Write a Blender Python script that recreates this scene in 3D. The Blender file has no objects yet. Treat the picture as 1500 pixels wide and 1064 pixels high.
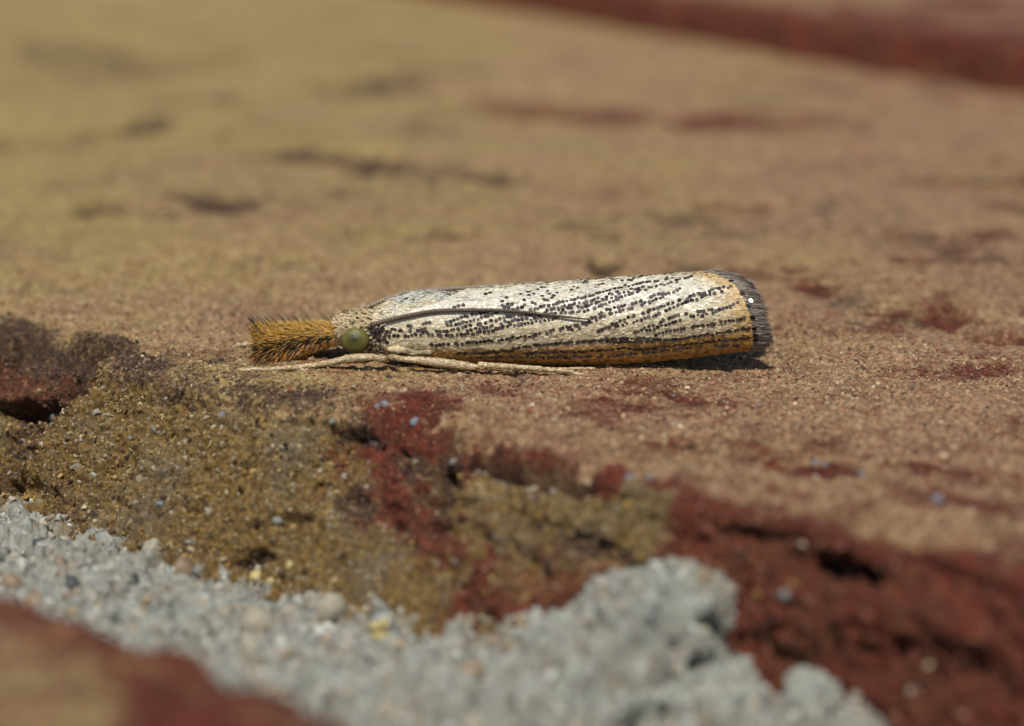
import bpy, math
import numpy as np
from mathutils import Vector, Matrix

# ------------------------------------------------------------------ camera, sky, sun, exposure
MM = 0.001                                   # everything below is measured in millimetres
CAM = np.array([0.0, -54.0, 14.5]); EL = math.radians(15.0); FPX = 3100.0   # focal length in pixels of a 1500 px wide picture
SUN_EL, SUN_AZ = math.radians(62.0), math.radians(-12.0)      # azimuth from the camera's side (-Y), towards +X
scene = bpy.context.scene
col = scene.collection
cam_d = bpy.data.cameras.new('camera'); cam = bpy.data.objects.new('camera', cam_d); col.objects.link(cam)
cam.location = CAM * MM; cam.rotation_euler = (math.pi / 2 - EL, 0, 0)
cam_d.sensor_width = 36.0; cam_d.lens = 36.0 * FPX / 1500.0
cam_d.clip_start = 0.002; cam_d.clip_end = 10.0
cam_d.dof.use_dof = True; cam_d.dof.focus_distance = 0.0553; cam_d.dof.aperture_fstop = 58.0
scene.camera = cam
world = bpy.data.worlds.new('World'); scene.world = world; world.use_nodes = True
wn = world.node_tree.nodes; wl = world.node_tree.links
sky = wn.new('ShaderNodeTexSky'); sky.sky_type = 'NISHITA'; sky.sun_disc = False
sky.sun_elevation = SUN_EL
sd = Vector((math.sin(SUN_AZ) * math.cos(SUN_EL), -math.cos(SUN_AZ) * math.cos(SUN_EL), math.sin(SUN_EL)))   # towards the sun
sky.sun_rotation = math.atan2(sd.x, sd.y)
wl.new(sky.outputs[0], wn['Background'].inputs[0]); wn['Background'].inputs[1].default_value = 0.065
sun_d = bpy.data.lights.new('sun', 'SUN'); sun = bpy.data.objects.new('sun', sun_d); col.objects.link(sun)
sun_d.energy = 3.3; sun_d.angle = math.radians(0.6); sun_d.color = (1.0, 0.95, 0.87)
sun.rotation_euler = sd.to_track_quat('Z', 'Y').to_euler(); sun.location = (0, 0, 0.3)
scene.view_settings.view_transform = 'Standard'; scene.view_settings.look = 'None'
scene.view_settings.exposure = 0.07; scene.view_settings.gamma = 1.0
scene.render.engine = 'CYCLES'
scene.cycles.use_denoising = True
scene.cycles.max_bounces = 6; scene.cycles.transparent_max_bounces = 8

rng = np.random.default_rng(7)

# ------------------------------------------------------------------ measuring: a picture point at a known distance -> a place
def ray(px, py):
    a = (px - 750.0) / FPX; b = (532.0 - py) / FPX
    return np.array([a, math.cos(EL) + b * math.sin(EL), -math.sin(EL) + b * math.cos(EL)])
def at(px, py, Y):
    d = ray(px, py); return CAM + d * ((Y - CAM[1]) / d[1])
def on_ground(px, py, z=0.0):
    d = ray(px, py); return CAM + d * ((z - CAM[2]) / d[2])
def seen(P):
    r = P - CAM
    dep = r[..., 1] * math.cos(EL) - r[..., 2] * math.sin(EL)
    up = r[..., 1] * math.sin(EL) + r[..., 2] * math.cos(EL)
    return 750 + FPX * r[..., 0] / dep, 532 - FPX * up / dep

# ------------------------------------------------------------------ noise
def h3(i, j, k, seed):
    h = (i * np.uint32(374761393) + j * np.uint32(668265263) + k * np.uint32(2147483647 & 0x7feb352d) + np.uint32(seed * 2654435 + 17))
    h ^= h >> np.uint32(15); h *= np.uint32(0x2c1b3c6d); h ^= h >> np.uint32(12); h *= np.uint32(0x297a2d39); h ^= h >> np.uint32(15)
    return h.astype(np.float32) * np.float32(1 / 4294967295.0)
def vnoise(P, scale, seed=0):
    Q = np.asarray(P, np.float32) * np.float32(scale) + np.float32(1000.0)
    I = np.floor(Q).astype(np.int64); F = (Q - I).astype(np.float32); I = I.astype(np.uint32)
    F = F * F * F * (F * (F * 6 - 15) + 10)
    i, j, k = I[..., 0], I[..., 1], I[..., 2]; fx, fy, fz = F[..., 0], F[..., 1], F[..., 2]
    o = np.uint32(1)
    def L(a, b, t): return a + (b - a) * t
    with np.errstate(over='ignore'):
        x00 = L(h3(i, j, k, seed), h3(i + o, j, k, seed), fx); x10 = L(h3(i, j + o, k, seed), h3(i + o, j + o, k, seed), fx)
        x01 = L(h3(i, j, k + o, seed), h3(i + o, j, k + o, seed), fx); x11 = L(h3(i, j + o, k + o, seed), h3(i + o, j + o, k + o, seed), fx)
    return L(L(x00, x10, fy), L(x01, x11, fy), fz) * 2 - 1
def fbm(P, scale, octv, seed=0, gain=0.5):
    s = 0; a = 1.0; t = 0
    for o in range(octv):
        s = s + a * vnoise(P, scale * 2.03 ** o, seed + o * 13); t += a; a *= gain
    return s / t * 1.6
def smooth(a, b, x):
    t = np.clip((x - a) / (b - a), 0, 1); return t * t * (3 - 2 * t)
def unit(v): return v / np.maximum(np.linalg.norm(v, axis=-1, keepdims=True), 1e-12)

# ------------------------------------------------------------------ meshes
def mesh_of(name, V, F, colors=None, smooth_shade=True):
    V = np.asarray(V, np.float64).reshape(-1, 3); F = np.asarray(F, np.int32)
    k = F.shape[1]; m = bpy.data.meshes.new(name)
    m.vertices.add(len(V)); m.vertices.foreach_set('co', (V * MM).astype(np.float32).ravel())
    m.loops.add(F.size); m.loops.foreach_set('vertex_index', F.ravel())
    m.polygons.add(len(F)); m.polygons.foreach_set('loop_start', np.arange(0, F.size, k, dtype=np.int32))
    m.polygons.foreach_set('use_smooth', np.full(len(F), smooth_shade))
    m.update(calc_edges=True)
    if colors is not None:
        c = np.ones((len(V), 4), np.float32); c[:, :3] = colors
        m.attributes.new('Col', 'FLOAT_COLOR', 'POINT').data.foreach_set('color', c.ravel())
    return m
def obj(name, mesh, mat, parent=None, kind=None, label=None):
    o = bpy.data.objects.new(name, mesh); col.objects.link(o)
    if mat and not mesh.materials: mesh.materials.append(mat)
    if parent: o.parent = parent
    if kind: o['kind'] = kind
    if label: o['label'] = label
    return o
def grid_faces(nu, nv, wrap=False):
    i = np.arange(nu - 1)[:, None]; j = np.arange(nv if wrap else nv - 1)[None, :]; j2 = (j + 1) % nv
    return np.stack([i * nv + j, (i + 1) * nv + j, (i + 1) * nv + j2, i * nv + j2], -1).reshape(-1, 4)
def grid_normals(P):
    du = np.gradient(P, axis=0); dv = np.gradient(P, axis=1); return unit(np.cross(du, dv))

# ------------------------------------------------------------------ materials
class Mat:
    def __init__(s, name):
        s.m = bpy.data.materials.new(name); s.m.use_nodes = True
        s.t = s.m.node_tree; s.b = s.t.nodes['Principled BSDF']
        tc = s.t.nodes.new('ShaderNodeTexCoord'); vm = s.t.nodes.new('ShaderNodeVectorMath'); vm.operation = 'SCALE'
        vm.inputs['Scale'].default_value = 1000.0; s.t.links.new(tc.outputs['Object'], vm.inputs[0]); s.co = vm.outputs[0]
    def link(s, a, b): s.t.links.new(a, b)
    def attr(s, chan=None):
        a = s.t.nodes.new('ShaderNodeAttribute'); a.attribute_name = 'Col'
        if chan is None: return a.outputs['Color']
        x = s.t.nodes.new('ShaderNodeSeparateColor'); s.link(a.outputs['Color'], x.inputs[0]); return x.outputs[chan]
    def noise(s, scale, detail=4, rough=0.6, dist=0.0, lo=0.3, hi=0.7):
        n = s.t.nodes.new('ShaderNodeTexNoise'); n.inputs['Scale'].default_value = scale; n.inputs['Detail'].default_value = detail
        n.inputs['Roughness'].default_value = rough; n.inputs['Distortion'].default_value = dist; s.link(s.co, n.inputs['Vector'])
        r = s.t.nodes.new('ShaderNodeMapRange'); r.inputs[1].default_value = lo; r.inputs[2].default_value = hi
        s.link(n.outputs['Fac'], r.inputs[0]); return r.outputs[0]
    def cells(s, scale):
        v = s.t.nodes.new('ShaderNodeTexVoronoi'); v.inputs['Scale'].default_value = scale; s.link(s.co, v.inputs['Vector'])
        x = s.t.nodes.new('ShaderNodeSeparateColor'); s.link(v.outputs['Color'], x.inputs[0]); return x.outputs, v.outputs['Distance']
    def math(s, op, a, b, clamp=True):
        n = s.t.nodes.new('ShaderNodeMath'); n.operation = op; n.use_clamp = clamp
        for i, v in enumerate((a, b)):
            if isinstance(v, (int, float)): n.inputs[i].default_value = v
            else: s.link(v, n.inputs[i])
        return n.outputs[0]
    def mix(s, f, a, b, mode='MIX'):
        n = s.t.nodes.new('ShaderNodeMix'); n.data_type = 'RGBA'; n.blend_type = mode
        for sock, v in ((n.inputs[0], f), (n.inputs[6], a), (n.inputs[7], b)):
            if isinstance(v, (int, float)): sock.default_value = v
            elif isinstance(v, tuple): sock.default_value = (*v, 1)
            else: s.link(v, sock)
        return n.outputs[2]
    def bump(s, h, dist_mm, strength=1.0):
        n = s.t.nodes.new('ShaderNodeBump'); n.inputs['Strength'].default_value = strength; n.inputs['Distance'].default_value = dist_mm * MM
        s.link(h, n.inputs['Height']); s.link(n.outputs[0], s.b.inputs['Normal'])
    def done(s, base, rough=0.9, spec=0.3):
        if isinstance(base, tuple): s.b.inputs['Base Color'].default_value = (*base, 1)
        else: s.link(base, s.b.inputs['Base Color'])
        s.b.inputs['Roughness'].default_value = rough; s.b.inputs['Specular IOR Level'].default_value = spec
        return s.m

def brick_material():
    # Col: R = bare red clay, G = ochre crust, B = dark purple-brown skin, and shade painted into pits and holes
    s = Mat('weathered_brick')
    sp, _ = s.cells(11.0); sq, _ = s.cells(6.0)
    sx = s.t.nodes.new('ShaderNodeSeparateXYZ'); s.link(s.co, sx.inputs[0])
    along = s.math('ADD', s.math('MULTIPLY', s.math('SUBTRACT', sx.outputs[0], s.math('MULTIPLY', sx.outputs[1], .15, False), False), .028, False), s.noise(.12, 4, .6, lo=.35, hi=.65), False)
    rr = s.t.nodes.new('ShaderNodeMapRange'); rr.inputs[1].default_value = -.05; rr.inputs[2].default_value = .95; s.link(along, rr.inputs[0])
    tan = s.mix(rr.outputs[0], (.47, .335, .095), (.44, .255, .140))     # fired yellower at one end of the brick, pinker at the other
    rosy = s.math('MULTIPLY', rr.outputs[0], s.noise(.55, 6, .8, lo=.36, hi=.62))
    tan = s.mix(s.math('MULTIPLY', rosy, .85), tan, (.33, .135, .085))
    tan = s.mix(s.math('MULTIPLY', s.noise(6.0, 4, .8, lo=.38, hi=.66), .8), tan, (.60, .45, .25))
    red = s.mix(s.noise(2.2, 4, .7), (.14, .040, .022), (.24, .085, .042))
    speck = s.math('MULTIPLY', s.noise(1.1, 5, .75, lo=.42, hi=.62), s.noise(7.5, 3, .8, lo=.40, hi=.60))
    base = s.mix(s.math('MULTIPLY', speck, .85), tan, red)
    base = s.mix(s.math('MULTIPLY', s.noise(9.0, 2, .7, lo=.57, hi=.68), .8), base, (.075, .045, .028))
    och = s.mix(s.noise(4.0, 5, .8), (.100, .054, .014), (.36, .222, .064))
    och = s.mix(s.noise(10.0, 3, .8, lo=.54, hi=.68), och, (.40, .33, .20))
    och = s.mix(s.noise(6.0, 4, .8, lo=.53, hi=.64), och, (.045, .026, .014))
    och = s.mix(s.math('MULTIPLY', s.noise(.5, 4, .6, lo=.47, hi=.66), .65), och, (.22, .19, .125))
    och = s.mix(s.math('MULTIPLY', s.noise(.32, 4, .6, lo=.55, hi=.68), .6), och, (.13, .07, .035))
    clay = s.mix(s.noise(2.4, 6, .8), (.050, .010, .006), (.27, .060, .032))
    clay = s.mix(s.noise(.7, 5, .7, lo=.45, hi=.62), clay, (.15, .050, .024))
    clay = s.mix(s.noise(3.4, 4, .8, lo=.55, hi=.66), clay, (.025, .009, .006))
    clay = s.mix(s.noise(7.0, 3, .7, lo=.60, hi=.72), clay, (.27, .12, .06))
    drk = s.mix(s.noise(4.0, 5, .8), (.026, .015, .010), (.15, .085, .045))
    drk = s.mix(s.noise(8.0, 3, .7, lo=.54, hi=.68), drk, (.29, .19, .09))
    drk = s.mix(s.noise(5.0, 3, .7, lo=.62, hi=.72), drk, (.10, .11, .125))
    g = s.mix(.5, s.noise(2.2, 5, .75, lo=.28, hi=.72), s.noise(7.5, 3, .8, lo=.3, hi=.7))
    gx = s.t.nodes.new('ShaderNodeRGBToBW'); s.link(g, gx.inputs[0]); g = gx.outputs[0]
    def edge(ch):     # a zone's border broken up by grain
        v = s.math('ADD', s.attr(ch), s.math('MULTIPLY', g, 1.1, False), False); r = s.t.nodes.new('ShaderNodeMapRange')
        r.inputs[1].default_value = .80; r.inputs[2].default_value = 1.35; s.link(v, r.inputs[0]); return r.outputs[0]
    base = s.mix(edge(1), base, och); base = s.mix(edge(0), base, clay); base = s.mix(edge(2), base, drk)
    val = s.mix(sp[0], (.62, .62, .62), (1.3, 1.3, 1.3)); base = s.mix(1.0, base, val, 'MULTIPLY')
    h = s.math('ADD', s.math('MULTIPLY', s.noise(9, 5, .8, lo=0, hi=1), .7), s.math('MULTIPLY', sp[1], .3))
    s.bump(h, .13, 1.0)
    return s.done(base, .8, .25)
def mortar_material():
    s = Mat('lime_mortar')
    b = s.mix(s.noise(1.6, 7, .8, lo=.36, hi=.64), (.32, .325, .275), (.57, .58, .51))
    b = s.mix(s.noise(.9, 5, .7, lo=.48, hi=.66), b, (.36, .315, .235))
    b = s.mix(s.noise(3.2, 5, .8, lo=.56, hi=.66), b, (.13, .125, .105))
    sp, _ = s.cells(6.0); b = s.mix(1.0, b, s.mix(sp[1], (.8, .8, .8), (1.15, 1.15, 1.15)), 'MULTIPLY')
    b = s.mix(s.math('MULTIPLY', s.attr(1), s.noise(3, 4, .7, lo=.35, hi=.6)), b, (.27, .18, .06))
    s.bump(s.noise(7, 6, .8, lo=0, hi=1), .09, 1.0)
    return s.done(b, .88, .25)
def coloured(name, rough, spec=.4, bump=None, thin=0, sheen=0):
    s = Mat(name); c = s.attr()
    if bump: s.bump(s.noise(bump[0], 3, .6, lo=0, hi=1), bump[1], .8)
    m = s.done(c, rough, spec)
    if thin: s.b.inputs['Thin Film Thickness'].default_value = thin; s.b.inputs['Thin Film IOR'].default_value = 1.5
    return m
M_brick, M_mortar = brick_material(), mortar_material()
M_grit = coloured('sand_grit', .75, .35, (18, .03))

# ------------------------------------------------------------------ the brickwork
PHI = math.radians(-36.8)
EU = np.array([math.cos(PHI), math.sin(PHI), 0.0]); EN = np.array([math.sin(PHI), -math.cos(PHI), 0.0])   # along the brick's front edge; out of its front face
E0 = on_ground(330, 566)
brickwork = bpy.data.objects.new('brickwork', None); col.objects.link(brickwork)
brickwork['kind'] = 'structure'; brickwork['label'] = 'weathered red brick surface with a pale mortar joint under the moth'

def steps(segments):
    out = [segments[0][0]]
    for a, b, st in segments:
        n = max(1, int(round((b - a) / st))); out += list(np.linspace(a, b, n + 1)[1:])
    return np.array(out)
def profile(U, W, alpha):
    """front edge in section: W<0 back over the top, W>0 down the face that leans out by 90-alpha degrees"""
    th = smooth(-.35, .75, W) * alpha
    dW = np.diff(W, axis=1, prepend=W[:, :1]); thm = .5 * (th + np.roll(th, 1, axis=1)); thm[:, 0] = th[:, 0]
    n = np.cumsum(np.cos(thm) * dW, axis=1); z = -np.cumsum(np.sin(thm) * dW, axis=1)
    i0 = np.argmin(np.abs(W[0] + 0.35)); n = n - n[:, i0:i0 + 1] - .35
    return n, z
def slope_at(U): return np.radians(50 + 22 * smooth(9, 15, U))

US = steps([(-110, -40, 3.0), (-40, -13, .4), (-13, 26, .056), (26, 50, .4), (50, 112, 3.0)])
WS = steps([(-100, -60, 1.0), (-60, -30, .35), (-30, -17, .14), (-17, 6.2, .056)])
U, W = np.meshgrid(US, WS, indexing='ij')
n_, z_ = profile(U, W, slope_at(U))
wob = .35 * vnoise(np.stack([US, 0 * US, 0 * US], -1), .22, 3) + .22 * vnoise(np.stack([US, 0 * US, 0 * US], -1), .8, 4)
front = smooth(-3, 0.2, W)
P0 = E0 + EU * U[..., None] + EN * (n_ + wob[:, None] * front)[..., None]; P0[..., 2] = z_
N0 = grid_normals(P0)
if N0[100, 100, 2] < 0: N0 = -N0
# look-up of picture measurements on this face
cs = (slice(None, None, 6), slice(None, None, 4))
_u, _w = U[cs].ravel(), W[cs].ravel(); _x, _y = seen(P0[cs].reshape(-1, 3))
def uw(px, py):
    d = (_x - px) ** 2 + (_y - py) ** 2 + 1e4 * ((N0[cs].reshape(-1, 3) @ np.array([0, -.97, .26])) < 0); i = np.argmin(d); return _u[i], _w[i]
def blob(px, py, ru, rw, rot=0, hard=.5, jig=0.35, seed=0):
    """soft irregular patch on the brick: centre measured in the photograph, half sizes in mm along / across"""
    u0, w0 = uw(px, py); a = np.radians(rot); du, dw = U - u0, W - w0
    x = (du * math.cos(a) + dw * math.sin(a)) / ru; y = (-du * math.sin(a) + dw * math.cos(a)) / rw
    r = np.sqrt(x * x + y * y)
    m = r < 2.5; out = np.zeros_like(U)
    out[m] = 1 - smooth(1 - hard, 1 + hard, r[m] + jig * fbm(P0[m], 1.2 / max(.35, min(ru, rw)), 3, 40 + seed))
    return out
disp = np.zeros_like(U); red = np.zeros_like(U); och = np.zeros_like(U); drk = np.zeros_like(U)
face = smooth(-.15, .7, W)
big = fbm(P0, .16, 3, 1); mid = fbm(P0, .75, 4, 2); fine = fbm(P0, 3.2, 3, 3, .6)
disp += .10 * big * (1 - face) + .045 * mid * (1 - face) + .030 * fine * (1 - .2 * face)
fin2 = fbm(P0, 6.5, 2, 8, .6)
disp += .020 * fin2
rid = 1 - 2 * np.abs(fbm(P0, 1.1, 3, 11))
disp += face * (.15 * mid + .20 * fbm(P0, .33, 2, 9) + .085 * fine + .05 * fin2 + .04 * rid * (.4 + 1.2 * smooth(10, 14, U)))
disp += -.10 * face * smooth(.15, .5, fbm(P0, 2.0, 2, 21))                      # pock marks of the broken face
disp += -.05 * (1 - face) * smooth(.28, .55, fbm(P0, 2.6, 2, 22))
disp[W > 5.9] -= 1.0
# zones of the front face
right = smooth(-.6, .6, U - 12.2 + 1.0 * fbm(P0, .5, 3, 30) + .5 * (W - 2))
och += face * (1 - right) * smooth(.1, 1.1, W + .7 * fbm(P0, .6, 3, 31) + .25 - .5 * smooth(4, 8, U))
red += face * right
band = smooth(2.5, 5.5, U)                                                       # red lip along the front edge
red += .66 * band * smooth(-.6, .2, W + .45 * fbm(P0, .8, 4, 33)) * (1 - smooth(.6, 1.3, W + .4 * fbm(P0, .7, 3, 34)))
drk += (1 - smooth(2.0, 6.0, U + 2 * fbm(P0, .3, 2, 35))) * smooth(-1.6, -.3, W + .9 * fbm(P0, .5, 3, 36)) * (1 - smooth(.2, .9, W + .5 * fbm(P0, .6, 2, 37))) * .68
# left chunk with its crack
m = blob(45, 545, 2.2, 1.3, 0, .35, .3, 1); red += m * .8; drk += m * .35; disp -= .55 * m
m = blob(60, 500, 1.9, .55, 5, .5, .4, 2); disp -= .75 * m; drk += m
m = blob(25, 594, 1.6, .28, -4, .5, .4, 3); disp -= 1.3 * m; drk += m * .7
m = blob(95, 578, .9, .26, -52, .5, .4, 4); disp -= 1.1 * m; drk += m * .7
m = blob(110, 525, .28, .8, 0, .5, .4, 5); disp -= .9 * m; drk += m * .8
m = blob(150, 505, 1.1, .55, 0, .6, .4, 6); disp += .22 * m; drk += m * .7
m = blob(25, 650, .6, 1.3, 0, .6, .5, 7); disp -= .35 * m; drk += .6 * m
m = blob(40, 720, 1.2, .35, 0, .6, .5, 8); disp -= .45 * m
# ochre slab with its small holes
m = blob(440, 762, .5, .13, -25, .5, .4, 9); disp -= .4 * m
m = blob(385, 820, .4, .2, -30, .5, .4, 10); disp -= .35 * m; drk += m
m = blob(345, 720, .2, .2, 0, .5, .4, 12); disp -= .3 * m
m = blob(310, 770, 4.2, 1.9, 0, .6, .3, 11); disp += .22 * m
# red hollow in the middle, ledges, veins
m = blob(585, 690, 1.9, 1.35, 20, .8, .7, 13); red += .85 * m; disp -= .75 * m
hm = m * smooth(.0, .4, fbm(P0, 1.0, 3, 44)); drk += .8 * hm; disp -= .45 * hm; hm = m * smooth(.1, .4, fbm(P0, 1.3, 3, 45)); red -= .7 * hm; och += .5 * hm; disp += .2 * hm
m = blob(520, 632, .7, .3, -10, .5, .4, 14); disp -= .8 * m; drk += m
m = blob(630, 672, .9, .28, 35, .5, .4, 15); disp -= .75 * m; drk += .5 * m
m = blob(650, 740, .5, .7, 30, .5, .4, 16); disp -= .6 * m; drk += .4 * m
m = blob(610, 778, 1.9, .38, 22, .5, .4, 17); red += m; disp += .3 * m
m = blob(525, 740, .55, .3, 0, .5, .4, 18); drk += m; disp -= .2 * m
m = blob(800, 720, 2.6, .7, 2, .5, .45, 19); och += .8 * m; red -= .9 * m; disp -= .5 * m
m = blob(740, 682, 2.2, .22, 0, .6, .4, 20); disp -= .7 * m; drk += .4 * m  # recess below the ledge, its shade painted in with the dark colour
m = blob(840, 790, 1.7, .22, 6, .6, .4, 21); disp -= .7 * m; drk += .5 * m
m = blob(720, 800, 1.3, .3, 8, .6, .5, 22); disp -= .35 * m
m = blob(820, 840, 2.6, 1.1, 0, .6, .4, 23); disp += .35 * m
m = blob(700, 870, .28, .9, 0, .5, .4, 24); red += 1.4 * m; disp -= .25 * m
m = blob(750, 910, .75, .25, 15, .5, .4, 25); red += 1.4 * m; disp += .3 * m
m = blob(940, 770, .8, 1.0, 0, .5, .45, 26); och += 1.0 * m; red -= 1.3 * m; disp += .1 * m
m = blob(880, 720, .3, .9, 10, .7, .6, 27); red += .7 * m; disp += .15 * m
mm = face * smooth(6.5, 9, U) * (1 - right); red += .45 * mm * smooth(-.2, .4, fbm(P0, .9, 3, 38)); drk += .40 * mm * smooth(-.1, .5, fbm(P0, .6, 3, 39))
# the red broken face on the right
m = blob(1225, 832, .95, .30, 2, .4, .35, 28); disp -= 1.9 * m; drk += .5 * m  # deep hole, some of its cast shade painted in dark
m = blob(1120, 780, 1.2, .3, -12, .5, .4, 29); disp -= .5 * m
m = blob(1160, 880, .5, .4, 0, .5, .3, 30); disp += .35 * m
m = blob(1330, 900, 2.2, .5, 8, .6, .5, 31); disp += .45 * m
m = blob(1400, 860, 1.5, .35, 8, .6, .5, 32); disp -= .4 * m
m = blob(1200, 930, 1.4, .45, -10, .6, .5, 33); disp += .4 * m
m = blob(1430, 985, 1.6, .4, 8, .6, .5, 34); disp -= .35 * m
disp = np.where(W > 0, disp * (1 - .35 * smooth(0, 1, W) * smooth(2, 6, U)), disp)
# the top: pits, their shade also put into drk, and bare red patches (picture place, half sizes in mm)
def top_blob(px, py, rx, ry, seed, hard=.75, jig=.6):
    q = on_ground(px, py); dx, dy = P0[..., 0] - q[0], P0[..., 1] - q[1]
    r = np.sqrt((dx / rx) ** 2 + (dy / ry) ** 2); m = (r < 2.3) & (W < .3); out = np.zeros_like(U)
    out[m] = 1 - smooth(1 - hard, 1 + hard, r[m] + jig * fbm(P0[m], 1.1 / min(rx, ry), 3, 60 + seed)); return out
for i, (px, py, rx, ry, dep, r_, d_) in enumerate([
        (532, 238, 1.3, 2.2, .55, .35, .7), (440, 220, 1.2, 2.0, .22, .2, .5), (470, 226, 2.6, 1.1, .2, .2, .5), (728, 255, 1.1, 1.6, .40, .25, .75), (650, 250, 1.5, 1.2, .15, .2, .3),
        (146, 302, .8, 1.2, .45, .5, .4), (300, 292, 1.1, .9, .22, .2, .5), (345, 298, 1.2, .9, .28, .2, .55), (640, 342, 1.1, .9, .18, .2, .4), (520, 340, .8, .8, .15, .2, .4),
        (886, 390, .62, .9, .40, .6, .4), (1090, 300, 1.7, 1.2, .22, .6, .1), (1020, 294, .9, .9, .22, .6, .1), (200, 98, 5.0, 6.0, .6, .5, .35), (100, 70, 3, 5, .5, .3, .3),
        (60, 195, 2.8, 2.5, .35, .45, .3), (215, 182, 1.5, 2.0, .3, .3, .5), (840, 160, 3.2, 5, .5, .75, .1), (740, 150, 3, 3.2, .3, .6, .1), (540, 120, 2.5, 5, .4, .3, .4), (1130, 175, 4.2, 3, .3, .6, .05),
        (1195, 425, .6, .6, .18, .5, .25), (1395, 462, 1.0, .9, .42, .85, .25), (1320, 455, .8, .6, .28, .8, .1), (1475, 490, 1.2, .7, .38, .9, .2), (1400, 545, 1.4, .9, .10, .75, 0),
        (1350, 350, 2.0, 1.3, .2, .55, .1), (920, 270, 1.7, 2.2, .15, .5, 0),
        (1190, 682, .85, .5, .10, .9, 0), (1215, 690, .5, .3, .08, .6, 0), (1362, 680, .6, .42, .12, .95, .05), (1460, 740, .75, .55, .10, .7, 0), (1430, 700, .9, .4, .06, .6, 0),
        (725, 565, .75, .8, .10, .8, .05), (655, 590, .8, .6, .05, .55, 0), (888, 588, .36, .28, .10, 1, .2), (950, 598, .5, .4, .05, .6, 0), (1000, 650, .25, .25, .1, .7, .4), (1020, 580, .6, .5, .05, .5, 0),
        (560, 590, 1.0, .7, .05, .6, 0), (470, 575, 1.0, .6, .05, .55, .3), (300, 520, .7, .6, .06, .5, .25), (420, 385, .9, .8, .12, .2, .45), (90, 420, 1.0, 1.2, .1, .3, .4), (230, 520, .9, .5, .10, .2, .6), (20, 480, 1.2, .8, .2, .5, .5)]):
    m = top_blob(px, py, rx, ry, i); disp -= dep * 1.15 * m; red += .8 * r_ * m; drk += (1.35 if py < 400 else .9) * d_ * m  # far pits get more of the painted shade
wash = smooth(.05, .5, fbm(P0, .10, 3, 70) + .028 * (P0[..., 0] - .35 * P0[..., 1])) * (1 - face)     # the right of the top wears redder
red += .30 * wash + .35 * (1 - face) * smooth(.25, .6, fbm(P0, .55, 4, 71)) * (.35 + .65 * wash)
och += .30 * (1 - wash) * (1 - face) * smooth(-.3, .4, fbm(P0, .2, 3, 72) + .3)
drk += (1 - face) * (.30 * smooth(.3, .62, fbm(P0, .7, 4, 73)) + .30 * smooth(.12, .5, fbm(P0, .26, 4, 74)) * smooth(-8, -20, W))
P = P0 + N0 * disp[..., None]
red, och, drk = (np.clip(a, 0, 1) for a in (red, och, drk))
brick = obj('brick', mesh_of('brick', P, grid_faces(*U.shape), np.stack([red, och, drk], -1).reshape(-1, 3)), M_brick, brickwork,
            label='worn brick with sandy tan top and broken ochre and dark red front edge')
TOPN = grid_normals(P)
if TOPN[100, 100, 2] < 0: TOPN = -TOPN

# small stones and crumbs: one rough grain shape in several variants
_t = (1 + 5 ** .5) / 2
ICO_V = unit(np.array([(-1, _t, 0), (1, _t, 0), (-1, -_t, 0), (1, -_t, 0), (0, -1, _t), (0, 1, _t), (0, -1, -_t), (0, 1, -_t), (_t, 0, -1), (_t, 0, 1), (-_t, 0, -1), (-_t, 0, 1)], float))
ICO_F = np.array([(0, 11, 5), (0, 5, 1), (0, 1, 7), (0, 7, 10), (0, 10, 11), (1, 5, 9), (5, 11, 4), (11, 10, 2), (10, 7, 6), (7, 1, 8), (3, 9, 4), (3, 4, 2), (3, 2, 6), (3, 6, 8), (3, 8, 9), (4, 9, 5), (2, 4, 11), (6, 2, 10), (8, 6, 7), (9, 8, 1)])
def rand_rot(n):
    q = unit(rng.normal(size=(n, 4))); w, x, y, z = q.T
    return np.stack([np.stack([1 - 2 * (y * y + z * z), 2 * (x * y - w * z), 2 * (x * z + w * y)], -1), np.stack([2 * (x * y + w * z), 1 - 2 * (x * x + z * z), 2 * (y * z - w * x)], -1), np.stack([2 * (x * z - w * y), 2 * (y * z + w * x), 1 - 2 * (x * x + y * y)], -1)], 1)
def grains(name, C, R, colr, parent):
    n = len(C)
    v = ICO_V[None] * (1 + .30 * rng.normal(size=(n, 12, 1)).clip(-1.4, 1.4)) * rng.uniform(.6, 1.3, (n, 1, 3))
    v = np.einsum('nij,nkj->nki', rand_rot(n), v) * R[:, None, None] + C[:, None]
    f = ICO_F[None] + 12 * np.arange(n)[:, None, None]
    return obj(name, mesh_of(name, v.reshape(-1, 3), f.reshape(-1, 3), np.repeat(colr, 12, 0), False), M_grit, parent, 'stuff')
def pick(palette, n, jit=.18):
    p = np.array(palette); c = p[rng.integers(0, len(p), n)]; return np.clip(c * (1 + jit * rng.normal(size=(n, 1))), .005, .85)
sel_u = (US > -13) & (US < 26); sel_w = (WS > -15) & (WS < 5.6)
iu, iw = np.where(sel_u)[0], np.where(sel_w)[0]
n = 60000
a = rng.choice(iu, n); b = rng.choice(iw, n)
pr = P[a, b]; nn = TOPN[a, b]; fc = face[a, b]; rd = red[a, b]; oc = och[a, b]; dk = drk[a, b]
keep = rng.random(n) < np.where(fc > .5, .95, .80); pr, nn, fc, rd, oc, dk = (x[keep] for x in (pr, nn, fc, rd, oc, dk)); n = len(pr)
R = np.where(fc > .5, rng.lognormal(-3.30, .42, n), rng.lognormal(-3.55, .38, n)).clip(.012, .15)
ct = pick([(.50, .38, .22), (.42, .29, .15), (.36, .22, .11), (.56, .46, .31), (.44, .27, .15), (.22, .08, .045), (.30, .12, .07), (.25, .17, .10), (.10, .07, .05)], n)
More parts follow.
